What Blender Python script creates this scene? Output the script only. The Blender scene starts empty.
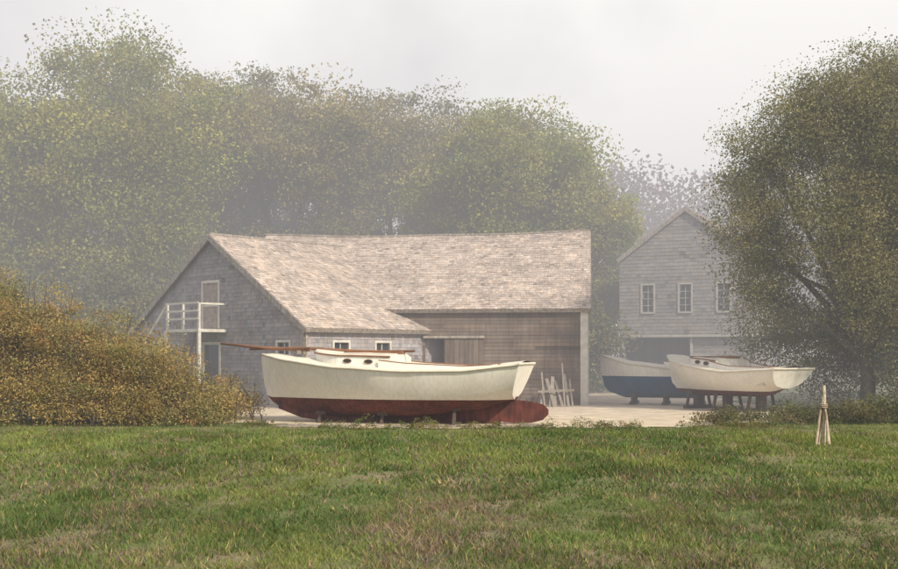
import bpy, math, random
import numpy as np
from mathutils import Vector
random.seed(7); rng=np.random.default_rng(11)
scn=bpy.context.scene
scn.view_settings.view_transform='Standard'; scn.view_settings.look='None'; scn.view_settings.exposure=0

# ---------------------------------------------------------------- helpers
def link(o,parent=None):
    scn.collection.objects.link(o)
    if parent: o.parent=parent
    return o
def empty(name):
    return link(bpy.data.objects.new(name,None))
def nt(name):
    m=bpy.data.materials.new(name); m.use_nodes=True; n=m.node_tree; 
    for x in list(n.nodes): n.nodes.remove(x)
    return m,n
def mat(name,col,rough=0.8,vary=0.25,scale=6.0,attr=False,bump=0.0,bscale=30,spec=0.3,col2=None,stretch=(1,1,1),streak=0):
    m,n=nt(name); N=n.nodes; L=n.links
    out=N.new('ShaderNodeOutputMaterial'); p=N.new('ShaderNodeBsdfPrincipled')
    p.inputs['Roughness'].default_value=rough; p.inputs['Specular IOR Level'].default_value=spec
    L.new(p.outputs[0],out.inputs[0])
    tc=N.new('ShaderNodeTexCoord'); mp=N.new('ShaderNodeMapping'); mp.inputs['Scale'].default_value=stretch
    L.new(tc.outputs['Object'],mp.inputs[0])
    nz=N.new('ShaderNodeTexNoise'); nz.inputs['Scale'].default_value=scale; nz.inputs['Detail'].default_value=6; nz.inputs['Roughness'].default_value=0.65
    L.new(mp.outputs[0],nz.inputs[0])
    rp=N.new('ShaderNodeValToRGB'); c=col; c2=col2 or tuple(x*(1-vary) for x in col)
    rp.color_ramp.elements[0].position=0.35; rp.color_ramp.elements[1].position=0.65
    rp.color_ramp.elements[0].color=(*c2,1); rp.color_ramp.elements[1].color=(*c,1)
    L.new(nz.outputs[0],rp.inputs[0]); src=rp.outputs[0]
    if streak:
        m2=N.new('ShaderNodeMapping'); m2.inputs['Scale'].default_value=(7,7,.6); L.new(tc.outputs['Object'],m2.inputs[0])
        n2=N.new('ShaderNodeTexNoise'); n2.inputs['Scale'].default_value=2; n2.inputs['Detail'].default_value=5; L.new(m2.outputs[0],n2.inputs[0])
        r2=N.new('ShaderNodeValToRGB'); r2.color_ramp.elements[0].position=.38; r2.color_ramp.elements[0].color=(1-streak,1-streak*1.15,1-streak*1.3,1); r2.color_ramp.elements[1].position=.58; r2.color_ramp.elements[1].color=(1,1,1,1)
        L.new(n2.outputs[0],r2.inputs[0]); mx=N.new('ShaderNodeMix'); mx.data_type='RGBA'; mx.blend_type='MULTIPLY'; mx.inputs[0].default_value=1
        L.new(src,mx.inputs[6]); L.new(r2.outputs[0],mx.inputs[7]); src=mx.outputs[2]
    if attr:
        a=N.new('ShaderNodeAttribute'); a.attribute_name='col'
        mx=N.new('ShaderNodeMix'); mx.data_type='RGBA'; mx.blend_type='MULTIPLY'; mx.inputs[0].default_value=1
        L.new(src,mx.inputs[6]); L.new(a.outputs['Color'],mx.inputs[7]); src=mx.outputs[2]
    L.new(src,p.inputs['Base Color'])
    if bump>0:
        nb=N.new('ShaderNodeTexNoise'); nb.inputs['Scale'].default_value=bscale; nb.inputs['Detail'].default_value=4
        L.new(mp.outputs[0],nb.inputs[0]); b=N.new('ShaderNodeBump'); b.inputs['Strength'].default_value=bump; b.inputs['Distance'].default_value=0.03
        L.new(nb.outputs[0],b.inputs['Height']); L.new(b.outputs[0],p.inputs['Normal'])
    return m
def leafmat(name,trans=0.35,gain=1.0):
    m,n=nt(name); N=n.nodes; L=n.links
    out=N.new('ShaderNodeOutputMaterial'); a=N.new('ShaderNodeAttribute'); a.attribute_name='col'
    d=N.new('ShaderNodeBsdfDiffuse'); t=N.new('ShaderNodeBsdfTranslucent'); x=N.new('ShaderNodeMixShader'); x.inputs[0].default_value=trans
    L.new(a.outputs['Color'],d.inputs[0]); L.new(a.outputs['Color'],t.inputs[0])
    L.new(d.outputs[0],x.inputs[1]); L.new(t.outputs[0],x.inputs[2]); L.new(x.outputs[0],out.inputs[0])
    return m
def np_mesh(name,V,C,m,parent=None):
    n,k=V.shape[:2]; me=bpy.data.meshes.new(name)
    me.vertices.add(n*k); me.vertices.foreach_set('co',V.astype(np.float32).ravel())
    me.loops.add(n*k); me.loops.foreach_set('vertex_index',np.arange(n*k,dtype=np.int32))
    me.polygons.add(n); me.polygons.foreach_set('loop_start',np.arange(n,dtype=np.int32)*k)
    me.update(calc_edges=True)
    at=me.attributes.new('col','FLOAT_COLOR','FACE'); c=np.ones((n,4),np.float32); c[:,:3]=C
    at.data.foreach_set('color',c.ravel()); me.materials.append(m)
    return link(bpy.data.objects.new(name,me),parent)

class Frame:
    def __init__(s,O,U,V,N): s.O=Vector(O); s.U=Vector(U).normalized(); s.V=Vector(V).normalized(); s.N=Vector(N).normalized()
    def __call__(s,u,v,n=0): return s.O+s.U*u+s.V*v+s.N*n
class Builder:
    def __init__(s): s.v=[]; s.f=[]; s.c=[]; s.m=[]
    def poly(s,pts,c=(1,1,1),m=0):
        i=len(s.v); s.v+= [tuple(p) for p in pts]; s.f.append(tuple(range(i,i+len(pts)))); s.c.append(c); s.m.append(m)
    def box(s,F,u0,u1,v0,v1,n0,n1,c=(1,1,1),m=0):
        P=[F(u,v,n) for n in (n0,n1) for v in (v0,v1) for u in (u0,u1)]
        for q in ((0,2,3,1),(4,5,7,6),(0,1,5,4),(2,6,7,3),(0,4,6,2),(1,3,7,5)): s.poly([P[i] for i in q],c,m)
    def beam(s,a,b,w,h,c=(1,1,1),m=0,up=(0,0,1)):
        a=Vector(a); b=Vector(b); d=(b-a); L=d.length; d.normalize(); n=d.cross(Vector(up))
        if n.length<1e-3: n=d.cross(Vector((0,1,0)))
        n.normalize(); v=n.cross(d)
        s.box(Frame(a,d,v,n),0,L,-h/2,h/2,-w/2,w/2,c,m)
    def tube(s,pts,rads,k=8,c=(1,1,1),m=0,cap=True):
        rings=[]
        for i,p in enumerate(pts):
            p=Vector(p); a=Vector(pts[max(0,i-1)]); b=Vector(pts[min(len(pts)-1,i+1)]); d=(b-a).normalized()
            x=d.cross(Vector((0.3,0.2,1)) if abs(d.z)<0.9 else Vector((1,0.1,0))).normalized(); y=d.cross(x)
            i0=len(s.v); s.v+=[tuple(p+(x*math.cos(t)+y*math.sin(t))*rads[i]) for t in [2*math.pi*j/k for j in range(k)]]; rings.append(i0)
        for a,b in zip(rings,rings[1:]):
            for j in range(k):
                s.f.append((a+j,a+(j+1)%k,b+(j+1)%k,b+j)); s.c.append(c); s.m.append(m)
        if cap:
            for a in (rings[0],rings[-1]): s.f.append(tuple(a+j for j in range(k))); s.c.append(c); s.m.append(m)
    def shingles(s,F,Lu,Lv,course,w0,w1,inside,tone=(0.7,1.15),th=0.02,m=0,wear=0.0,tint=0.06):
        r=random; rows=int(Lv/course)+1
        for i in range(rows):
            v0=i*course; v1=min(v0+course*1.25,Lv+0.02); u=-r.uniform(0,w0); rowk=r.uniform(.92,1.07)
            while u<Lu:
                w=r.uniform(w0,w1); a=max(u,0); b=min(u+w-0.006,Lu); u+=w
                if b-a<0.02 or v0>=Lv: continue
                if not inside((a+b)/2,v0+course*0.4): continue
                k=r.uniform(*tone)*rowk
                if r.random()<0.05: k*=r.uniform(0.6,0.85)
                t=r.uniform(-tint,tint); c=(k*(1+t),k,k*(1-t))
                vv=v0-r.uniform(0,wear); h=th*r.uniform(0.7,1.3)
                A,B,C_,D=F(a,vv,h),F(b,vv,h),F(b,v1,0.004),F(a,v1,0.004)
                s.poly([A,B,C_,D],c,m); s.poly([F(a,vv,0),F(b,vv,0),B,A],c,m)
                s.poly([F(a,vv,0),A,D],c,m); s.poly([F(b,vv,0),C_,B],c,m)
    def wall(s,F,W,H,ops,c=(1,1,1),m=0,t=0.15):
        us=sorted({0,W,*[o[0] for o in ops],*[o[1] for o in ops]}); vs=sorted({-0.3,H,*[o[2] for o in ops],*[o[3] for o in ops]})
        for a,b in zip(us,us[1:]):
            for p,q in zip(vs,vs[1:]):
                cu,cv=(a+b)/2,(p+q)/2
                if any(o[0]<cu<o[1] and o[2]<cv<o[3] for o in ops): continue
                s.poly([F(a,p,-0.002),F(b,p,-0.002),F(b,q,-0.002),F(a,q,-0.002)],c,m)
        for o in ops:
            for (a,b) in (((o[0],o[2]),(o[0],o[3])),((o[1],o[2]),(o[1],o[3])),((o[0],o[3]),(o[1],o[3])),((o[0],o[2]),(o[1],o[2]))):
                s.poly([F(a[0],a[1],-0.002),F(b[0],b[1],-0.002),F(b[0],b[1],-t),F(a[0],a[1],-t)],c,m)
    def out(s,name,mats,parent=None,smooth=False):
        me=bpy.data.meshes.new(name); me.from_pydata(s.v,[],s.f); me.update()
        for x in mats: me.materials.append(x)
        me.polygons.foreach_set('material_index',np.array(s.m,dtype=np.int32))
        at=me.attributes.new('col','FLOAT_COLOR','FACE'); at.data.foreach_set('color',np.array([(*c,1) for c in s.c],np.float32).ravel())
        if smooth: me.polygons.foreach_set('use_smooth',[True]*len(me.polygons))
        return link(bpy.data.objects.new(name,me),parent)

def vnoise(x,y,s,seed=0):
    x=np.asarray(x,float)/s; y=np.asarray(y,float)/s
    xi=np.floor(x).astype(np.int64); yi=np.floor(y).astype(np.int64); fx=x-xi; fy=y-yi
    fx=fx*fx*(3-2*fx); fy=fy*fy*(3-2*fy)
    def h(a,b):
        n=(a*374761393+b*668265263+seed*1442695041)&0x7fffffff; n=((n^(n>>13))*1274126177)&0x7fffffff
        return ((n^(n>>16))&0xffff)/65535.0
    return (h(xi,yi)*(1-fx)+h(xi+1,yi)*fx)*(1-fy)+(h(xi,yi+1)*(1-fx)+h(xi+1,yi+1)*fx)*fy
def fbm(x,y,s,seed=0):
    return 0.5*vnoise(x,y,s,seed)+0.3*vnoise(x+y*.3,y-x*.3,s/2.1,seed+3)+0.2*vnoise(x-y*.5,y+x*.5,s/4.7,seed+5)
def hgt(x,y):
    x=np.asarray(x,float); y=np.asarray(y,float)
    k=np.clip((25.5-y)/5,0,1)
    return k*((fbm(x,y,3.0,1)-0.5)*0.16+(fbm(x,y,0.7,2)-0.5)*0.06)
def yard(x,y):
    w=(fbm(x,y,2.0,9)-0.5)*2.6
    e=25.6+np.clip(-2.5-x,0,9)*0.7+np.clip(x-5.5,0,20)*0.9
    return (y+w>e)&(x+w>-6.5)&(x-w*0.8<9+0.12*(y-27))&(y<51)

# ---------------------------------------------------------------- materials
M_roof=mat('weathered_cedar_roof',(0.62,0.525,0.46),attr=True,scale=1.1,rough=0.95,bump=0.4,bscale=25,col2=(0.42,0.36,0.325),spec=.1,streak=.12)
M_shingle=mat('weathered_shingle_wall',(0.36,0.335,0.345),attr=True,vary=0.28,scale=1.2,rough=0.9,streak=.08,spec=.1)
M_board=mat('weathered_brown_board',(0.215,0.172,0.145),attr=True,vary=0.35,scale=1.1,rough=0.9,streak=.18,spec=.1)
M_housesh=mat('grey_house_shingle',(0.31,0.29,0.28),attr=True,vary=0.25,scale=1.0,rough=0.9,spec=.1)
M_trim=mat('weathered_trim_wood',(0.44,0.40,0.36),vary=0.35,scale=8,rough=0.85,streak=.3)
M_white=mat('white_trim_paint',(0.70,0.67,0.60),vary=0.25,scale=5)
M_htrim=mat('faded_house_trim',(0.52,0.50,0.46),vary=0.25,scale=5)
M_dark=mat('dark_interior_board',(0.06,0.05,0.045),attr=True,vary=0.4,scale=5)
m,n=nt('window_glass'); o_=n.nodes.new('ShaderNodeOutputMaterial'); p_=n.nodes.new('ShaderNodeBsdfPrincipled'); p_.inputs['Base Color'].default_value=(0.03,0.035,0.04,1); p_.inputs['Roughness'].default_value=0.08; n.links.new(p_.outputs[0],o_.inputs[0]); M_glass=m
M_wood=mat('grey_wood',(0.32,0.28,0.24),vary=0.35,scale=9,rough=0.85,bump=0.3)
M_dwood=mat('dark_timber',(0.10,0.075,0.06),vary=0.35,scale=9,rough=0.9)  # plain dark brown wood for the boat cradles
M_hull=mat('cream_white_hull_paint',(0.86,0.84,0.78),scale=1.6,rough=0.5,spec=0.35,col2=(0.80,0.77,0.69),streak=.08)
M_red=mat('red_bottom_paint',(0.17,0.05,0.038),scale=3,rough=0.8,col2=(0.085,0.03,0.027),streak=.35)
M_blue=mat('blue_bottom_paint',(0.05,0.12,0.22),vary=0.3,scale=3,rough=0.7)
M_deck=mat('deck_canvas',(0.70,0.65,0.55),vary=0.2,scale=4,rough=0.8)
M_varn=mat('varnished_spar',(0.27,0.13,0.07),vary=0.35,scale=6,rough=0.5)
M_bark=mat('bark',(0.13,0.11,0.09),vary=0.4,scale=8,rough=0.95,bump=0.5)
M_leaf=leafmat('foliage_leaves',0.38); M_grass=leafmat('grass_blades',0.3)

# ---------------------------------------------------------------- ground
def groundmat():
    m,n=nt('field_soil_and_grass'); N=n.nodes; L=n.links
    out=N.new('ShaderNodeOutputMaterial'); p=N.new('ShaderNodeBsdfPrincipled'); p.inputs['Roughness'].default_value=0.95; p.inputs['Specular IOR Level'].default_value=0.1
    L.new(p.outputs[0],out.inputs[0]); tc=N.new('ShaderNodeTexCoord')
    a=N.new('ShaderNodeTexNoise'); a.inputs['Scale'].default_value=0.6; a.inputs['Detail'].default_value=8; L.new(tc.outputs['Object'],a.inputs[0])
    b=N.new('ShaderNodeTexNoise'); b.inputs['Scale'].default_value=14; b.inputs['Detail'].default_value=6; L.new(tc.outputs['Object'],b.inputs[0])
    r=N.new('ShaderNodeValToRGB'); e=r.color_ramp.elements; e[0].position=.42; e[0].color=(0.10,0.125,0.045,1); e[1].position=.64; e[1].color=(0.20,0.165,0.11,1)
    L.new(a.outputs[0],r.inputs[0]); mx=N.new('ShaderNodeMix'); mx.data_type='RGBA'; mx.blend_type='OVERLAY'; mx.inputs[0].default_value=0.7
    L.new(r.outputs[0],mx.inputs[6]); L.new(b.outputs[0],mx.inputs[7]); L.new(mx.outputs[2],p.inputs['Base Color'])
    return m
def sheet(name,xs,ys,zf,m,keep=None,dz=0):
    X,Y=np.meshgrid(xs,ys); Z=zf(X,Y)+dz; nx=len(xs)
    vs=np.stack([X,Y,Z],-1).reshape(-1,3); f=[]
    for j in range(len(ys)-1):
        for i in range(nx-1):
            if keep is not None and not keep[j,i]: continue
            a=j*nx+i; f.append((a,a+1,a+nx+1,a+nx))
    me=bpy.data.meshes.new(name); me.from_pydata(vs.tolist(),[],f); me.update(); me.materials.append(m)
    me.polygons.foreach_set('use_smooth',[True]*len(me.polygons))
    return link(bpy.data.objects.new(name,me))
xs=np.concatenate([[-600,-200,-90,-50],np.arange(-26,26.01,0.3),[50,90,200,600]])
ys=np.concatenate([[-200,-60,-20],np.arange(-2,30.01,0.3),[32,36,42,50,70,120,250,900]])
sheet('ground',xs,ys,hgt,groundmat())
M_grav=mat('sandy_gravel',(0.66,0.56,0.43),scale=1.4,rough=0.95,bump=0.6,bscale=60,col2=(0.42,0.35,0.27))
gx=np.arange(-9,16,0.22); gy=np.arange(23,51.5,0.22); GX,GY=np.meshgrid(gx[:-1]+.11,gy[:-1]+.11)
sheet('gravel_yard',gx,gy,hgt,M_grav,keep=yard(GX,GY),dz=0.014)

def blades(n,y0,y1,hmin,hmax,w,power=1.0):
    y=y0+(y1-y0)*rng.random(n)**power; half=y*0.41+3.0; x=(rng.random(n)*2-1)*half
    ye_=y*.38
    cl=fbm(x,y*.6,0.45,21); pat=fbm(x,ye_,1.3,51)
    keep=(~yard(x,y))&(rng.random(n)<np.clip(0.3+2.0*(cl-0.3)+0.8*(pat-.5),0.2,1)); x=x[keep]; y=y[keep]; ye_=ye_[keep]; cl=cl[keep]; pat=pat[keep]; n=len(x)
    edge=np.clip((26-y)/3,0.5,1)
    z=hgt(x,y); h=(hmin+(hmax-hmin)*rng.random(n)**2)*(0.35+0.7*cl+0.5*pat)*edge
    a=rng.random(n)*2*np.pi; lean=rng.normal(0,0.65,(n,2))*h[:,None]; ww=w*(0.6+0.8*rng.random(n))
    d=np.stack([np.cos(a)*ww,np.sin(a)*ww],-1)
    V=np.zeros((n,3,3)); V[:,0,0]=x-d[:,0]; V[:,0,1]=y-d[:,1]; V[:,1,0]=x+d[:,0]; V[:,1,1]=y+d[:,1]; V[:,0,2]=V[:,1,2]=z-0.01
    V[:,2,0]=x+lean[:,0]; V[:,2,1]=y+lean[:,1]; V[:,2,2]=z+h
    g=np.array([0.205,0.245,0.075]); g2=np.array([0.105,0.16,0.055]); br=np.array([0.31,0.225,0.145]); yl=np.array([0.38,0.32,0.13]); pu=np.array([0.215,0.165,0.165])
    t=np.clip((fbm(x,ye_,1.1,31)-.3)*2.2,0,1)[:,None]; C=g*t+g2*(1-t)
    bz=np.clip((18.5-y)/8,0,1)*np.clip((6-x)/9,0.3,1)
    pb=np.clip(0.06+2.5*bz*(fbm(x,ye_,1.6,41)-0.36)+0.22*(vnoise(x,y*.6,0.5,4)>.68),0.04,0.8)
    isb=rng.random(n)<pb; C[isb]=br*(0.5+0.75*rng.random((isb.sum(),1)))
    isp=isb&(rng.random(n)<.35); C[isp]=pu
    isy=rng.random(n)<0.06; C[isy]=yl
    C*= (0.7+0.6*rng.random((n,1)))*(0.62+0.75*fbm(x,y*.55,0.8,77))[:,None]
    return V,C
parts=[blades(320000,6,14,0.025,0.09,0.0075,0.8),blades(330000,13,29,0.03,0.105,0.013,0.9)]
np_mesh('grass_field',np.concatenate([p[0] for p in parts]),np.concatenate([p[1] for p in parts]),M_grass)

# ---------------------------------------------------------------- foliage
def leafquads(P,size,up=0.3,asp=0.5):
    n=len(P); d=rng.normal(size=(n,3)); d/=np.linalg.norm(d,axis=1)[:,None]
    e=rng.normal(size=(n,3)); e-= (e*d).sum(1)[:,None]*d; e/=np.linalg.norm(e,axis=1)[:,None]
    s=(size*(0.6+0.8*rng.random(n)))[:,None]
    return np.stack([P-d*s*.5,P+e*s*asp*.5-d*s*.05,P+d*s*.5,P-e*s*asp*.5-d*s*.05],1)
def crown(lobes,ncl,per,cr,size,pal,shell=0.45,asp=0.6,zmin=0.05):
    lobes=np.array(lobes,float); vol=lobes[:,3]*lobes[:,4]*lobes[:,5]; li=rng.choice(len(lobes),ncl,p=vol/vol.sum()); lb=lobes[li]
    d=rng.normal(size=(ncl,3)); d/=np.linalg.norm(d,axis=1)[:,None]; r=rng.random(ncl)**shell*(0.88+0.2*rng.random(ncl))
    c=lb[:,:3]+d*r[:,None]*lb[:,3:6]
    crr=cr*(0.5+rng.random(ncl)); pal=np.array(pal); w=rng.dirichlet(np.ones(len(pal))*0.7,ncl); cc=(w@pal)*(0.65+0.7*rng.random((ncl,1)))
    idx=np.repeat(np.arange(ncl),per); q=rng.normal(size=(len(idx),3)); qn=np.linalg.norm(q,axis=1)[:,None]; q=q/qn*np.minimum(qn,2.0)*[1,1,0.65]
    P=c[idx]+q*crr[idx][:,None]*0.6; C=cc[idx]*(0.75+0.5*rng.random((len(idx),1)))
    k=P[:,2]>zmin; P=P[k]; C=C[k]
    return leafquads(P,size,asp=asp),C
def tree(name,x,y,lobes,ncl,per,cr,size,pal,tr=0.3,fork=3.0,shell=0.45,twigs=0):
    E=empty(name); V,C=crown([(x+a,y+b,c,d,e,f) for a,b,c,d,e,f in lobes],ncl,per,cr,size,pal,shell)
    np_mesh('leaves',V,C,M_leaf,E)
    B=Builder(); B.tube([(x,y,-.2),(x+.05,y,fork*.5),(x-.08,y,fork)],[tr*1.3,tr,tr*.85],10)
    for a,b,c,d,e,f in lobes:
        p0=Vector((x-.08,y,fork*(0.75+0.25*random.random()))); p1=Vector((x+a,y+b,c)); mid=p0.lerp(p1,.5)+Vector((random.uniform(-.5,.5),random.uniform(-.5,.5),.4))
        B.tube([p0,mid,p1],[tr*.55,tr*.35,tr*.15],7)
        for k in range(5+twigs):
            v=Vector((random.gauss(0,1),random.gauss(0,1),random.gauss(.3,.8))).normalized()*random.uniform(.4,.8)
            q=p1+Vector((v.x*d,v.y*e,v.z*f)); s=mid.lerp(p1,random.random())
            B.tube([s,s.lerp(q,.5)+Vector((0,0,.2)),q],[tr*.16,tr*.1,tr*.03],5)
    B.out('trunk_and_limbs',[M_bark],E,True)
PALG=[(0.37,0.35,0.08),(0.25,0.285,0.07),(0.13,0.175,0.075),(0.40,0.34,0.09)]
PALB=[(0.35,0.285,0.10),(0.22,0.22,0.08),(0.36,0.29,0.11),(0.15,0.165,0.085)]
def big(x,y,top,r,pal,n=420,base=3.0,per=200):
    lobes=[(0,0,top-r*.60,r*.72,r*.66,r*.60)]; k=8
    for i in range(k):
        a=2*math.pi*i/k+random.uniform(-.3,.3); lobes.append((math.cos(a)*r*.62,math.sin(a)*r*.6,top-r*random.uniform(.72,1.1),r*random.uniform(.40,.5),r*.42,r*random.uniform(.40,.5)))
    zz=top-r*1.6
    while zz>base:
        for i in range(5):
            a=2*math.pi*i/5+random.uniform(-.5,.5); lobes.append((math.cos(a)*r*.6,math.sin(a)*r*.55,zz+random.uniform(-.8,.8),r*.45,r*.42,r*.42))
        zz-=r*.6
    tree('deciduous_tree',x,y,lobes,n,per,r*.17,0.165,pal,tr=.35,fork=4)
big(-25.5,54,16.4,6.4,PALG,680); big(-17.0,56,18.3,7.0,PALG,860); big(-13.5,67,19.2,6.2,PALB,580)
big(-8.3,60,17.3,6.2,PALB,740); big(-2.6,63,17.1,5.8,PALB,700); big(3.0,58,15.3,5.6,PALG,740); big(6.3,59,11.6,4.2,PALG,500,2)
big(-31,62,17.5,6.5,PALG,380)
L=[]
for i in range(31):
    x=-34+i*1.35+random.uniform(-.5,.5); L.append((x,50.5+random.uniform(-1.5,2.0) if x>-9 else 47+random.uniform(-1.5,3),random.uniform(1.5,4.2),2.0,1.8,random.uniform(2.2,3.0)))
for i in range(12): L.append((17+i*1.5,44+random.uniform(-1.5,2),random.uniform(1.5,4),2,1.8,random.uniform(2,3)))
V,C=crown(L,2000,120,.85,.18,[(0.12,0.15,0.09),(0.18,0.19,0.09),(0.24,0.21,0.11)],.5); np_mesh('background_shrubbery',V,C,M_leaf)
L=[]
for i in range(46):
    x=-75+i*3.6; L.append((x,98+random.uniform(-5,5),random.uniform(7,13),5,4,random.uniform(6,8.5)))
V,C=crown(L,3000,90,1.8,.42,[(0.22,0.16,0.13),(0.16,0.13,0.11)],.5); np_mesh('distant_tree_line',V,C,M_leaf)
PALR=[(0.22,0.225,0.09),(0.31,0.29,0.11),(0.14,0.16,0.08),(0.31,0.25,0.12),(0.27,0.27,0.18)]
lob=[(0,0,8.7,2.4,2.2,2.3),(-1.6,-.3,8.6,1.6,1.5,1.6),(-2.9,.2,7.5,1.5,1.5,1.5),(-3.2,.2,6.0,1.4,1.5,1.5),(-3.0,.4,4.6,1.4,1.5,1.4),(-2.6,.8,3.4,1.4,1.4,1.2),(-1.0,-1.0,5.5,1.9,1.6,2.1),(1.4,-.8,6.8,2.0,1.8,2.2),(2.8,0,5.5,1.8,1.8,2.4),(.4,-.8,3.6,2.0,1.5,1.8),(2.5,-.6,2.6,1.9,1.5,1.9),(-.6,1.2,2.4,1.7,1.2,1.6),(-1.6,3.4,2.2,1.5,1.2,1.5),(.2,2.6,1.3,1.6,1.3,1.3),(1,1.2,5.5,2.2,1.8,3),(1.4,-.6,1.4,1.5,1.2,1.3),(1.2,0,9.4,1.8,1.6,1.7)]
tree('deciduous_tree',12.3,32.4,lob,3000,115,.55,.07,PALR,tr=.2,fork=2.0,shell=.6,twigs=5)
tree('deciduous_tree',16.8,35,[(a*1.1,b,c*1.1,d,e,f*1.05) for a,b,c,d,e,f in lob],1700,100,.6,.10,PALR,tr=.25,fork=2.2,shell=.5,twigs=4)
L=[(x,27.4+random.uniform(-.9,1.2),.12+.06*max(0,x-8),.7,.7,random.uniform(.15,.3)+.08*max(0,x-8)) for x in np.arange(6.5,16,.45)]
V,C=crown(L,800,80,.25,.055,[(0.12,0.15,0.06),(0.16,0.17,0.07),(0.22,0.16,0.09),(0.09,0.09,0.07)],.6); np_mesh('undergrowth_shrub',V,C,M_leaf)
L=[]
for x,h in ((-14.5,4.7),(-12.8,4.6),(-11.3,4.25),(-10.0,3.85),(-8.9,3.25),(-8.0,2.65),(-7.2,2.05),(-6.5,1.4),(-5.8,.85)):
    for k in range(3):
        L.append((x+random.uniform(-.6,.6),27.6+k*.8-h*.15+random.uniform(-.3,.3),h*.42,.8+h*.09,.8,h*random.uniform(.43,.56)))
    L.append((x,26.3,h*.2,1.0,.6,h*.25))
V,C=crown(L,2200,110,.36,.055,[(0.46,0.23,0.11),(0.40,0.30,0.12),(0.22,0.26,0.09),(0.50,0.37,0.15),(0.15,0.18,0.08),(0.24,0.24,0.09)],.5)
b_=empty('bramble_thicket'); np_mesh('leaves',V,C,M_leaf,b_)
B=Builder()
for i in range(260):
    l=random.choice(L); x,y=l[0]+random.uniform(-.8,.8),l[1]+random.uniform(-.4,.4); h=l[2]*2*random.uniform(.8,1.15); dx=random.uniform(-.6,.6)
    B.tube([(x,y,-.05),(x+dx*.3,y,h*.55),(x+dx,y-.2,h)],[.015,.01,.004],4,cap=False)
B.out('stems',[M_bark],b_)
L=[]
for i in range(110):
    x=random.uniform(-9,15); y=25.3+max(0,-2.5-x)*.6+max(0,x-5.5)*.4+random.gauss(0,.35); L.append((x,y,.03,.35,.3,random.uniform(.06,.2)))
V,C=crown(L,560,45,.10,.05,[(0.14,0.18,0.06),(0.10,0.13,0.05),(0.30,0.22,0.10)],.6,.3,0.0); np_mesh('edge_weeds',V,C,M_leaf)

# ---------------------------------------------------------------- buildings
Z=Vector((0,0,1))
def window(B,F,u0,u1,v0,v1,mx=2,my=2,fw=.07):
    B.box(F,u0-fw,u0,v0-fw,v1+fw,-.03,.05); B.box(F,u1,u1+fw,v0-fw,v1+fw,-.03,.05)
    B.box(F,u0,u1,v1,v1+fw,-.03,.052); B.box(F,u0-.02,u1+.02,v0-fw,v0,-.03,.07)
    B.poly([F(u0,v0,-.06),F(u1,v0,-.06),F(u1,v1,-.06),F(u0,v1,-.06)],m=1)
    for i in range(1,mx): u=u0+(u1-u0)*i/mx; B.box(F,u-.012,u+.012,v0,v1,-.055,-.02)
    for i in range(1,my): v=v0+(v1-v0)*i/my; B.box(F,u0,u1,v-.013,v+.013,-.056,-.018)
def gabletop(B,F,W,H,R,m=0): B.poly([F(0,H,-.002),F(W,H,-.002),F(W/2,R,-.002)],m=m)
def inside_gable(W,H,R,ops,pad=.05):
    def f(u,v):
        if v>H and v>H+(R-H)*(1-abs(u-W/2)/(W/2))-pad: return False
        return not any(o[0]-.02<u<o[1]+.02 and o[2]-.1<v<o[3] for o in ops)
    return f
def roof(B,P0,along,L,run,H,R,oe=.25,orr=.22,course=.13):
    al=Vector(along).normalized(); rv=Vector(run); hw=rv.length; rd=rv.normalized(); V=(rd*hw+Z*(R-H)).normalized(); N=al.cross(V)
    if N.z<0: N=-N
    sl=math.hypot(hw,R-H); O=Vector((P0[0],P0[1],H))-al*orr-V*oe
    F=Frame(O,al,V,N); W=L+2*orr
    for i in range(12): B.box(F,W*i/12,W*(i+1)/12-.001,0,sl+oe,-.02,.05,m=1)
    F2=Frame(O+N*.052,al,V,N)
    B.shingles(F2,W,sl+oe,course,.08,.19,lambda u,v:True,tone=(.78,1.16),th=.024,wear=.035,tint=.035)
    B.box(F,-.03,-.002,0,sl+oe,-.13,.05,m=1); B.box(F,W+.002,W+.03,0,sl+oe,-.13,.05,m=1)
    for i in range(12): B.box(F,W*i/12,W*(i+1)/12,-.03,-.002,-.09,.04,m=1)
    return F,sl+oe,W
def sag(o,origin,al,L,z0,z1,amt,ph=0):
    al=Vector(al).normalized(); me=o.data; n=len(me.vertices); co=np.empty(n*3,np.float32); me.vertices.foreach_get('co',co); co=co.reshape(-1,3)
    t=np.clip(((co-np.array(origin))@np.array(al))/L,0,1); k=np.clip((co[:,2]-z0)/(z1-z0),0,1.1)
    co[:,2]-=amt*np.sin(np.pi*t)*k+amt*.22*np.sin(3.3*np.pi*t+ph)*k*np.sin(np.pi*t); me.vertices.foreach_set('co',co.ravel()); me.update()
barn=empty('wooden_barn'); A=Vector((4.64,37,0)); bu=Vector((-.9925,.122,0)); bn=Vector((-.122,-.9925,0)); H,R,HW,BL=3.35,6.3,4.2,12.2
Ff=Frame(A,bu,Z,bn); Fe=Frame(A,-bn,Z,-bu)
ops=[(4.85,5.5,0,2.25)]
B=Builder(); B.wall(Ff,BL,H,ops,(.5,.5,.5)); 
for (a,b,v0,vt) in ((0,4.85,0,H),(4.85,5.5,2.25,H),(5.5,6.6,0,H)):
    F_=Frame(Ff(a,v0),bu,Z,bn); B.shingles(F_,b-a,vt-v0,.125,.8,3.0,lambda u,v:True,tone=(.82,1.16),th=.02,tint=.04)
B.out('front_wall',[M_board],barn)
B=Builder(); B.box(Ff,4.3,6.4,-.1,2.7,-1.3,-1.25); B.box(Ff,4.25,4.3,-.1,2.7,-1.25,-.1); B.box(Ff,4.3,6.4,2.7,2.75,-1.25,-.1); B.out('opening_shade_boards',[M_dark],barn)  # dark boards added behind the opening so its inside looks shaded
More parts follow.
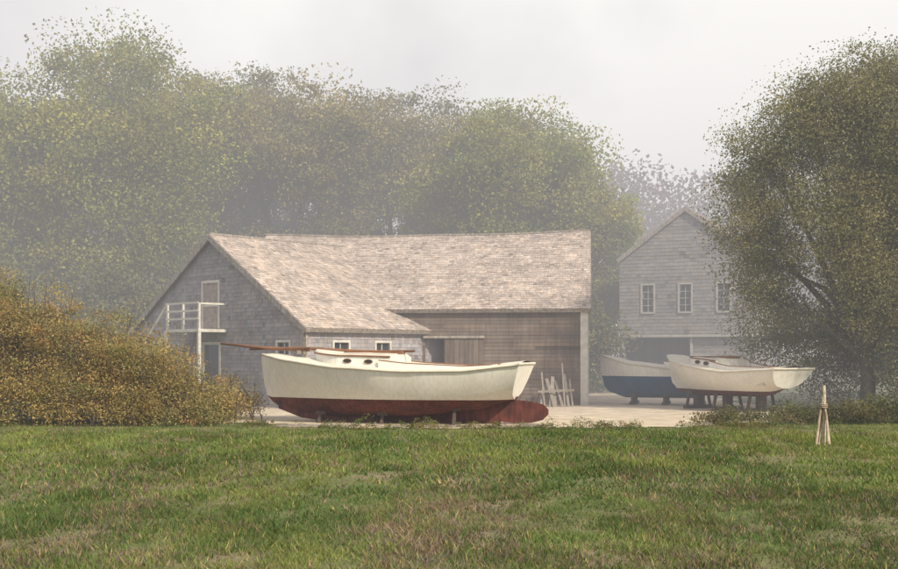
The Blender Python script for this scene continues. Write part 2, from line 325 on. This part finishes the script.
B=Builder(); B.wall(Fe,2*HW,H,[],(.6,.6,.6)); gabletop(B,Fe,2*HW,H,R); B.shingles(Fe,2*HW,R,.16,.12,.26,inside_gable(2*HW,H,R,[]))
Fl=Frame(A+bu*BL,-bn,Z,bu); B.wall(Fl,2*HW,H,[]); gabletop(B,Fl,2*HW,H,R); Fb=Frame(A-bn*2*HW,bu,Z,-bn); B.wall(Fb,BL,H,[])
B.out('end_walls',[M_shingle],barn)
B=Builder(); roof(B,A,bu,BL,-bn*HW,H,R,orr=.12,oe=.22); roof(B,A-bn*2*HW,bu,BL,bn*HW,H,R,orr=.12)
Fr=Frame(A-bn*HW+Z*(R+.07),bu,Z,-bn)
for i in range(14): B.box(Fr,-.12+i*(BL+.24)/14,-.12+(i+1)*(BL+.24)/14-.004,-.03,.03,-.09,.09,m=1)
sag(B.out('roof',[M_roof,M_trim],barn),A,bu,BL,H-.2,R,.13)
B=Builder(); B.box(Ff,-.03,.22,-.1,H-.1,.024,.06); B.box(Fe,0,.18,-.1,H-.1,.024,.06); B.out('corner_board',[M_white],barn)
B=Builder(); B.box(Ff,3.45,5.55,2.27,2.36,.03,.12); B.out('door_track',[M_trim],barn)
B=Builder()
for i in range(8): 
    k=random.uniform(.8,1.3); B.box(Ff,3.5+i*.165,3.5+(i+1)*.165-.008,.08,2.26,.035,.07,(k,k,k))
B.out('sliding_door',[M_board],barn)
shed=empty('shingled_shed'); C0=Vector((-4.45,34,0)); gu=Vector((-.722,.692,0)); ru=Vector((.692,.722,0)); gn=-ru; en=-gu; SH,SR,SW,SL=2.63,5.75,10.0,6.6
Fg=Frame(C0,gu,Z,gn); Fs=Frame(C0,ru,Z,en)
gops=[(4.55,5.45,0,2.05),(4.6,5.5,2.6,4.15),(.75,1.35,1.3,2.1)]; sops=[(1.15,1.75,1.35,2.1),(2.95,3.55,1.35,2.1)]
B=Builder(); B.wall(Fg,SW,SH,[(a,b,c,min(d,SH)) for a,b,c,d in gops if c<SH],(.8,.8,.8)); gabletop(B,Fg,SW,SH,SR)
B.shingles(Fg,SW,SR,.13,.09,.2,inside_gable(SW,SH,SR,gops),tone=(.84,1.14)); B.out('gable_wall',[M_shingle],shed)
B=Builder(); B.wall(Fs,SL,SH,sops); B.shingles(Fs,5.4,SH,.13,.09,.2,lambda u,v:not any(o[0]-.02<u<o[1]+.02 and o[2]-.1<v<o[3] for o in sops),tone=(.95,1.3))
B.poly([C0+gu*SW-Z*.3,C0+gu*SW+ru*SL-Z*.3,C0+gu*SW+ru*SL+Z*SH,C0+gu*SW+Z*SH]); B.out('eave_walls',[M_shingle],shed)
B=Builder(); roof(B,C0,ru,SL,gu*5,SH,SR,orr=.16); roof(B,C0+gu*SW,ru,SL,-gu*5,SH,SR,orr=.16)
Fr=Frame(C0+gu*5+Z*(SR+.07),ru,Z,gu); B.box(Fr,-.16,SL,-.03,.03,-.09,.09,m=1); B.out('roof',[M_roof,M_trim],shed)
B=Builder(); window(B,Fg,.75,1.35,1.3,2.1); window(B,Fs,1.15,1.75,1.35,2.1); window(B,Fs,2.95,3.55,1.35,2.1)
B.out('windows',[M_white,M_glass],shed)
B=Builder(); B.box(Fg,-.02,.09,0,SH-.1,.03,.06); B.box(Fs,-.02,.09,0,SH-.15,.03,.06); B.out('corner_boards',[M_trim],shed)
B=Builder(); B.box(Fg,4.6,5.5,2.6,4.15,-.05,.01,(7,7,7.2)); B.out('loft_door',[M_dark],shed)
B=Builder(); 
for a,b,c,d in ((4.52,4.6,2.6,4.15),(5.5,5.58,2.6,4.15),(4.52,5.58,4.15,4.24),(4.47,4.55,0,2.05),(5.45,5.53,0,2.05),(4.47,5.53,2.05,2.14)): B.box(Fg,a,b,c,d,.0,.055)
B.box(Fg,4.6,5.5,3.35,3.42,.01,.03)
B.box(Fg,4.1,6.1,2.46,2.56,.03,1.15)
for u in (4.15,5.1,6.05): B.box(Fg,u-.035,u+.035,2.56,3.42,1.05,1.12)
for u in (4.15,6.05): B.box(Fg,u-.045,u+.045,0,2.46,1.04,1.14)
for v in (2.9,3.16,3.42): B.box(Fg,4.12,6.08,v-.03,v+.03,1.125,1.15)
B.box(Fg,4.12,4.18,3.37,3.43,.03,1.04)
for i in range(13):
    u=6.15+i*.21; v=2.36-i*.19; B.box(Fg,u,u+.24,v,v+.035,.25,1.1)
for n_ in (.25,1.1): B.beam(Fg(6.1,2.45,n_),Fg(8.8,0,n_),.05,.22)
B.beam(Fg(6.05,3.4,1.1),Fg(8.8,.95,1.1),.06,.09); B.beam(Fg(8.8,0,1.1),Fg(8.8,.98,1.1),.08,.08); B.beam(Fg(7.4,1.2,1.1),Fg(7.4,2.2,1.1),.07,.07)
B.out('stair_and_landing',[M_white],shed)
B=Builder(); B.box(Fg,4.0,6.0,-.1,2.4,-1.3,-1.25); B.out('dark_door_backing',[M_dark],shed)  # dark board standing behind the lower door opening
house=empty('shingled_boathouse'); H0=Vector((8.3,53.5,0)); hu=Vector((.907,-.421,0)); hn=Vector((-.421,-.907,0)); HH,HR,HWd,HLn=6.35,8.67,6.4,9
Fh=Frame(H0,hu,Z,hn); Fhr=Frame(H0+hu*HWd,-hn,Z,hu); Fhl=Frame(H0,-hn,Z,-hu)
ho=[(.25,3.45,0,2.5)]+[(u-.28,u+.28,3.75,5.05) for u in (1.4,3.2,5.0)]
B=Builder(); B.wall(Fh,HWd,HH,ho,t=.3); gabletop(B,Fh,HWd,HH,HR); B.shingles(Fh,HWd,HR,.17,.15,.3,inside_gable(HWd,HH,HR,ho),tone=(.9,1.1))
for F in (Fhr,Fhl): B.wall(F,HLn,HH,[]); B.shingles(F,HLn,HH,.17,.15,.3,lambda u,v:True,tone=(.9,1.1))
Fhb=Frame(H0-hn*HLn,hu,Z,-hn); B.wall(Fhb,HWd,HH,[]); gabletop(B,Fhb,HWd,HH,HR); B.out('walls',[M_housesh],house)
B=Builder(); roof(B,H0+hu*HWd,-hn,HLn,-hu*HWd/2,HH,HR,course=.2,orr=.1,oe=.12); roof(B,H0,-hn,HLn,hu*HWd/2,HH,HR,course=.2,orr=.1,oe=.12); B.out('roof',[M_roof,M_trim],house)
B=Builder()
for u in (1.4,3.2,5.0): window(B,Fh,u-.28,u+.28,3.75,5.05,2,4,.07)
B.box(Fh,.05,HWd-.05,2.55,2.66,.03,.22); B.box(Fh,.14,.25,0,2.55,.02,.08); B.box(Fh,3.45,3.56,0,2.55,.02,.08)
B.out('windows_and_trim',[M_htrim,M_glass],house)
B=Builder()
for i in range(16):
    k=random.uniform(.7,1.4); B.box(Fh,.25+i*.2,.44+i*.2,0,2.5,-.36,-.32,(k,k,k))
B.out('garage_door',[M_dark],house)

# ---------------------------------------------------------------- boats
def interp(x,tab):
    for (a,b),(c,d) in zip(tab,tab[1:]):
        if x<=c: 
            t=(x-a)/(c-a); t=t*t*(3-2*t)*.35+t*.65; return b+(d-b)*t
    return tab[-1][1]
def boat(name,stern,bow,beam,sheer,keel,wl,plan,topm,botm,cabin=None,rake=.3,skeg=True,lift=0,coam=True,rudder=True,mast=False,heel=0,stand=.16):
    E=empty(name); st=Vector((*stern,lift)); bw=Vector((*bow,lift)); d=bw-st; L=d.length; E.location=st; E.rotation_euler=(heel,0,math.atan2(d.y,d.x))
    ns=40; na,nb=7,6; grid=[]
    half=lambda s:beam/2*interp(s,plan)
    for i in range(ns+1):
        s=i/ns; z1=interp(s,sheer); z0=interp(s,keel); b=half(s); row=[]
        w=min(max(wl,z0+.001),z1-.02); zs=[z0+(w-z0)*(j/nb)**1.5 for j in range(nb+1)]+[w+(z1-w)*j/na for j in range(1,na+1)]
        p=.34+.75*max(0,(s-.45)/.55)**1.6
        for z in zs:
            h=(z-z0)/(z1-z0); y=b*(h**p)*(1+.03*math.sin(h*3.14))
            x=s*L+(rake*(1-h)*max(0,1-s*4)**1.0) - .10*(1-h)**2*max(0,(s-.8)/.2)*1.5
            row.append((x,y,z))
        grid.append(row)
    bm=Builder(); nv=len(grid[0])
    for sgn in (1,-1):
        base=len(bm.v)
        for row in grid: bm.v+=[(x,sgn*y,z) for x,y,z in row]
        for i in range(ns):
            for j in range(nv-1):
                a=base+i*nv+j; q=(a,a+1,a+nv+1,a+nv); bm.f.append(q if sgn<0 else q[::-1]); bm.c.append((1,1,1)); bm.m.append(1 if j<nb else 0)
    bm.out('hull',[topm,botm],E,True)
    T=Builder(); r0=grid[0]
    def band(rows,m): T.poly([(x-.003,y,z) for x,y,z in rows]+[(x-.003,-y,z) for x,y,z in rows[::-1]],m=m)
    band(r0[nb:],0); band(r0[:nb+1],1); T.out('transom',[topm,botm],E)
    D=Builder(); cpA,cpB=.10,.46
    for i in range(ns):
        s=(i+.5)/ns; a,b=grid[i][-1],grid[i+1][-1]
        for k in range(-3,3):
            def P(r,k): 
                f=k/3; return (r[0],r[1]*f*.985,r[2]-.015+.09*(1-f*f)*min(1,r[1]/.5))
            if coam and cpA<s<cpB and k in(-2,-1,0,1): continue
            D.poly([P(a,k),P(b,k),P(b,k+1),P(a,k+1)])
    if coam:
        xa,xb=cpA*L,cpB*L; w=half(.28)*.66; zf=interp(.28,sheer)-.42
        D.poly([(xa,-w,zf),(xb,-w,zf),(xb,w,zf),(xa,w,zf)])
        for sg in (1,-1): D.poly([(xa,sg*w,zf),(xb,sg*w,zf),(xb,sg*w,zf+.45),(xa,sg*w,zf+.45)])
        D.poly([(xa,-w,zf),(xa,w,zf),(xa,w,zf+.45),(xa,-w,zf+.45)])
    D.out('deck',[M_deck],E)
    R_=Builder()
    for sg in (1,-1):
        pts=[(r[-1][0],sg*(r[-1][1]+.012),r[-1][2]-.02) for r in grid]; R_.tube(pts,[.026]*len(pts),6)
    R_.tube([(r0[-1][0],y,r0[-1][2]-.0) for y in np.linspace(-r0[-1][1],r0[-1][1],5)],[.03]*5,6)
    R_.out('rub_rail',[M_deck],E,True)
    if coam:
        K=Builder(); ca=[]
        for i in range(15):
            s=cpA-.02+(cpB-cpA+.06)*i/14; ca.append((s*L,half(s)*.68,interp(s,sheer)))
        loop=[(ca[0][0],0,ca[0][2])]+ca
        g=lambda x: .05+.15*max(0,x/L-.1)/.38
        for sg in (1,-1):
            for p,q in zip(loop,loop[1:]):
                h1=g(p[0]); h2=g(q[0])
                for o in (0,.025):
                    K.poly([(p[0],sg*(p[1]+o),p[2]-.1),(q[0],sg*(q[1]+o),q[2]-.1),(q[0],sg*(q[1]+o),q[2]+h2),(p[0],sg*(p[1]+o),p[2]+h1)])
            K.tube([(p[0],sg*(p[1]+.012),p[2]+g(p[0])) for p in loop],[.018]*len(loop),6,m=1)
        K.out('cockpit_coaming',[topm,M_varn],E)
    if cabin:
        s0,s1,ch=cabin; K=Builder(); n_=16; ring=[]
        for i in range(n_+1):
            s=s0+(s1-s0)*i/n_; w=half(s)*.66*(1 if i<n_*.6 else math.sqrt(max(.04,1-((i/n_-.6)/.4)**2*.92))); zd=interp(s,sheer)
            zt=zd+ch*(1-.25*i/n_)
            pr=[(s*L,-w,zd-.05),(s*L,-w*.97,zt)]+[(s*L,w*.97*f,zt+.10*(1-f*f)) for f in (-.66,-.33,0,.33,.66)]+[(s*L,w*.97,zt),(s*L,w,zd-.05)]; ring.append(pr)
        for a,b in zip(ring,ring[1:]):
            for k in range(len(a)-1): K.poly([a[k],b[k],b[k+1],a[k+1]],m=0 if k in(0,len(a)-2) else 1)
        K.poly(ring[0],m=0); K.poly(ring[-1],m=0); K.out('cabin_trunk',[M_hull,M_deck],E)
        K=Builder()
        for side in (1,-2):
            pts=[(r[side][0],r[side][1]*1.02,r[side][2]+.01) for r in ring]; K.tube(pts,[.02]*len(pts),6)
        xh=s0*L; zt=ring[0][4][2]
        K.box(Frame((xh,0,zt),(1,0,0),(0,1,0),(0,0,1)),-.02,.65,-.3,.3,-.02,.05)
        for sg in (1,-1): K.beam((xh+.2,sg*half(s0)*.42,zt+.03),(xh+1.3,sg*half(s0)*.40,zt+.03),.035,.04)
        K.out('cabin_trim',[M_varn],E,False)
        K=Builder()
        for f in (.25,.55):
            r=ring[int(f*n_)]; 
            for sd in (0,-1):
                q=Vector(r[sd]).lerp(Vector(r[1 if sd==0 else -2]),.62); sgn=-1 if sd==0 else 1
                P=[(q.x+.08*math.cos(t)*1.3,q.y+sgn*.012,q.z+.05*math.sin(t)) for t in [2*math.pi*j/16 for j in range(16)]]; K.poly(P,m=1)
                K.tube([(x,y+sgn*.005,z) for x,y,z in P]+[(P[0][0],P[0][1]+sgn*.005,P[0][2])],[.010]*17,5,m=0,cap=False)
        K.out('portholes',[M_varn,M_glass],E)
    if skeg:
        K=Builder(); xs_=np.linspace(.03*L,.93*L,16); top=[(x,interp(x/L,keel)+.12) for x in xs_]; bot=[(.10*L,.0)]+[(x,.0) for x in np.linspace(.16*L,.72*L,8)]+[(.84*L,.10),(.93*L,interp(.93,keel)-.03)]
        poly=top+bot[::-1]
        for sg in (-.05,.05): K.poly([(x,sg,z) for x,z in poly])
        for p,q in zip(poly,poly[1:]+poly[:1]): K.poly([(p[0],-.05,p[1]),(q[0],-.05,q[1]),(q[0],.05,q[1]),(p[0],.05,p[1])])
        K.out('keel',[botm],E)
    if rudder:
        K=Builder(); P=[(.62,.60),(.62,.06),(.3,.04),(-.1,.05),(-.38,.12),(-.52,.26),(-.52,.38),(-.40,.50),(-.15,.56),(.2,.60)]
        for sg in (-.035,.035): K.poly([(x,sg,z) for x,z in P])
        for p,q in zip(P,P[1:]+P[:1]): K.poly([(p[0],-.035,p[1]),(q[0],-.035,q[1]),(q[0],.035,q[1]),(p[0],.035,p[1])])
        K.out('rudder',[botm],E)
    K=Builder()
    for s in (.24,.5,.74):
        b=half(s)*.45; x=s*L; zk=interp(s,keel)
        if skeg: K.box(Frame((x,0,-lift),(1,0,0),(0,1,0),(0,0,1)),-.12,.12,-.55,.55,0,max(.07,lift+.02))
        else:
            K.box(Frame((x,0,-lift),(1,0,0),(0,1,0),(0,0,1)),-.07,.07,-.6,.6,0,.12); K.box(Frame((x,0,-lift),(1,0,0),(0,1,0),(0,0,1)),-.09,.09,-.14,.14,.12,lift+zk+.03)
        for sg in (1,-1):
            zt=zk+stand*.7; K.beam((x,sg*(b+.12),-lift),(x,sg*b*.95,zt),.07,.07)
            K.box(Frame((x,sg*b*.95,zt),(1,0,0),(0,1,0),(0,0,1)),-.13,.13,-.05,.05,-.05,.03)
    K.out('cradle',[M_dwood],E)
    if mast:
        K=Builder(); zb=interp(1,sheer)
        K.tube([(L*.80,.18,zb+.10),(L*.97,.12,zb+.13),(L+1.15,.02,zb+.26)],[.055,.045,.028],8)
        K.tube([(L*.42,-.28,interp(.42,sheer)+.46),(L*.6,-.2,interp(.6,sheer)+.38),(L*.86,-.1,zb+.14),(L+.35,-.02,zb+.11)],[.028,.04,.04,.028],8)
        K.out('lowered_spars',[M_varn],E,True)
        K=Builder(); K.box(Frame((L*.84,0,zb-.02),(1,0,0),(0,1,0),(0,0,1)),-.05,.05,-.18,.22,0,.10); K.out('spar_chock',[M_wood],E)
    return E
planA=[(0,.76),(.15,.88),(.35,.99),(.5,1.0),(.65,.93),(.78,.76),(.88,.52),(.95,.27),(1,.025)]
boat('catboat',(1.90,26.75),(-4.84,28.45),2.85,[(0,1.49),(.2,1.34),(.4,1.33),(.65,1.42),(.85,1.58),(1,1.74)],[(0,.62),(.15,.36),(.4,.16),(.7,.14),(.88,.24),(.96,.42),(1,.66)],.62,planA,M_hull,M_red,cabin=(.46,.78,.30),mast=True)
boat('sailing_dinghy',(9.55,36.7),(5.25,38.2),1.7,[(0,1.2),(.4,1.12),(.75,1.3),(1,1.6)],[(0,.4),(.3,.12),(.8,.12),(.95,.3),(1,.5)],.86,planA,M_hull,M_blue,rudder=False,skeg=False,lift=0.12)
boat('daysailer_boat',(9.95,31.7),(7.2,36.0),2.3,[(0,1.0),(.35,.92),(.7,1.12),(1,1.42)],[(0,.42),(.25,.15),(.7,.12),(.92,.22),(1,.5)],.33,planA,M_hull,M_red,cabin=(.46,.76,.24),rudder=False,skeg=False,lift=.30)

# ---------------------------------------------------------------- small things
K=Builder()
for i in range(9):
    x=3.0+i*.13+random.uniform(-.05,.05); h=random.uniform(.7,1.55); K.beam((x,35.7+random.uniform(-.1,.1),0),(x+random.uniform(-.2,.25),36.6,h),random.uniform(.04,.12),.03,up=(0,1,0))
K.beam((2.9,35.95,.5),(4.1,36.0,.55),.04,.07); K.out('leaning_planks',[M_wood])
K=Builder(); x0,y0=7.15,21
K.tube([(x0,y0,-.1),(x0+.02,y0,.6),(x0+.01,y0,1.12)],[.04,.035,.03],8)
for dx,dy,h in ((-.15,-.02,1.0),(.13,.03,.9),(-.05,.15,.85),(.06,-.13,.95)):
    K.tube([(x0+dx,y0+dy,-.05),(x0+dx*.45,y0+dy*.5,h*.6),(x0-dx*.2,y0-dy*.1,h)],[.024,.02,.014],7)
for z in (.70,.73,.76): K.tube([(x0+.065*math.cos(t),y0+.065*math.sin(t),z) for t in np.linspace(0,6.28,12)],[.012]*12,5)
K.out('bundled_stakes',[mat('bleached_wood',(0.50,0.41,0.31),vary=.5,scale=14,rough=.9)],None,True)
K=Builder()
for i in range(20):
    x=random.uniform(-4.6,2.4); y=25.8+random.uniform(-.3,.3); K.beam((x,y,.03),(x+random.uniform(.2,.8),y+random.uniform(-.2,.2),.04),.05,.04)
K.out('timber_scraps',[M_wood])

# ---------------------------------------------------------------- mist (absorbing volume, added glow stands in for scattered light)
me=bpy.data.meshes.new('mist'); 
x0,x1,y0,y1,z0,z1=-130,130,24,150,-.5,24
me.from_pydata([(x,y,z) for z in (z0,z1) for y in (y0,y1) for x in (x0,x1)],[],[(0,2,3,1),(4,5,7,6),(0,1,5,4),(2,6,7,3),(0,4,6,2),(1,3,7,5)]); me.update()
m,n=nt('glowing_mist_volume'); N=n.nodes; o_=N.new('ShaderNodeOutputMaterial'); ab=N.new('ShaderNodeVolumeAbsorption'); em=N.new('ShaderNodeEmission'); ad=N.new('ShaderNodeAddShader')
dens=.0110; ab.inputs['Color'].default_value=(0,0,0,1); ab.inputs['Density'].default_value=dens; em.inputs['Color'].default_value=(.70,.675,.68,1); em.inputs['Strength'].default_value=dens
n.links.new(ab.outputs[0],ad.inputs[0]); n.links.new(em.outputs[0],ad.inputs[1]); n.links.new(ad.outputs[0],o_.inputs['Volume']); me.materials.append(m); link(bpy.data.objects.new('mist',me))

# ---------------------------------------------------------------- light
sv=Vector((.57,-.60,.66)).normalized()
sd=bpy.data.lights.new('sun','SUN'); sd.energy=5.0; sd.angle=math.radians(2.5); sd.color=(1,.90,.73); s=link(bpy.data.objects.new('sun',sd)); s.rotation_euler=sv.to_track_quat('Z','Y').to_euler()
w=bpy.data.worlds.new('World'); scn.world=w; w.use_nodes=True; n=w.node_tree; N=n.nodes; Lk=n.links
for x in list(N): N.remove(x)
wo=N.new('ShaderNodeOutputWorld'); bg=N.new('ShaderNodeBackground'); sk=N.new('ShaderNodeTexSky'); sk.sky_type='NISHITA'; sk.sun_disc=False
sk.sun_elevation=math.asin(sv.z); sk.sun_rotation=math.atan2(sv.x,sv.y); sk.dust_density=3; sk.air_density=1
bg.inputs[1].default_value=.1; tc=N.new('ShaderNodeTexCoord'); nz=N.new('ShaderNodeTexNoise'); nz.inputs['Scale'].default_value=2.6; nz.inputs['Detail'].default_value=5
Lk.new(tc.outputs['Generated'],nz.inputs[0])
dp=N.new('ShaderNodeVectorMath'); dp.operation='DOT_PRODUCT'; dv=Vector((.19,.95,.24)).normalized(); dp.inputs[1].default_value=dv; Lk.new(tc.outputs['Generated'],dp.inputs[0])
mr=N.new('ShaderNodeMapRange'); mr.inputs[1].default_value=.86; mr.inputs[2].default_value=1.0; mr.inputs[3].default_value=-.04; mr.inputs[4].default_value=.26; Lk.new(dp.outputs['Value'],mr.inputs[0])
sm=N.new('ShaderNodeMath'); sm.operation='ADD'; Lk.new(nz.outputs[0],sm.inputs[0]); Lk.new(mr.outputs[0],sm.inputs[1])
rp=N.new('ShaderNodeValToRGB'); rp.color_ramp.elements[0].position=.38; rp.color_ramp.elements[0].color=(6.8,6.7,7.0,1); rp.color_ramp.elements[1].position=.70; rp.color_ramp.elements[1].color=(13,12.7,12,1)
Lk.new(sm.outputs[0],rp.inputs[0]); mx=N.new('ShaderNodeMix'); mx.data_type='RGBA'; mx.inputs[0].default_value=.88
Lk.new(sk.outputs[0],mx.inputs[6]); Lk.new(rp.outputs[0],mx.inputs[7]); Lk.new(mx.outputs[2],bg.inputs[0]); Lk.new(bg.outputs[0],wo.inputs[0])

# ---------------------------------------------------------------- camera
cd=bpy.data.cameras.new('camera'); cd.lens=44.1; cd.sensor_width=36; cd.shift_y=.0785; cd.clip_end=2000; cd.clip_start=.1
c=link(bpy.data.objects.new('camera',cd)); c.location=(0,0,1.7); c.rotation_euler=(math.radians(90),0,0); scn.camera=c
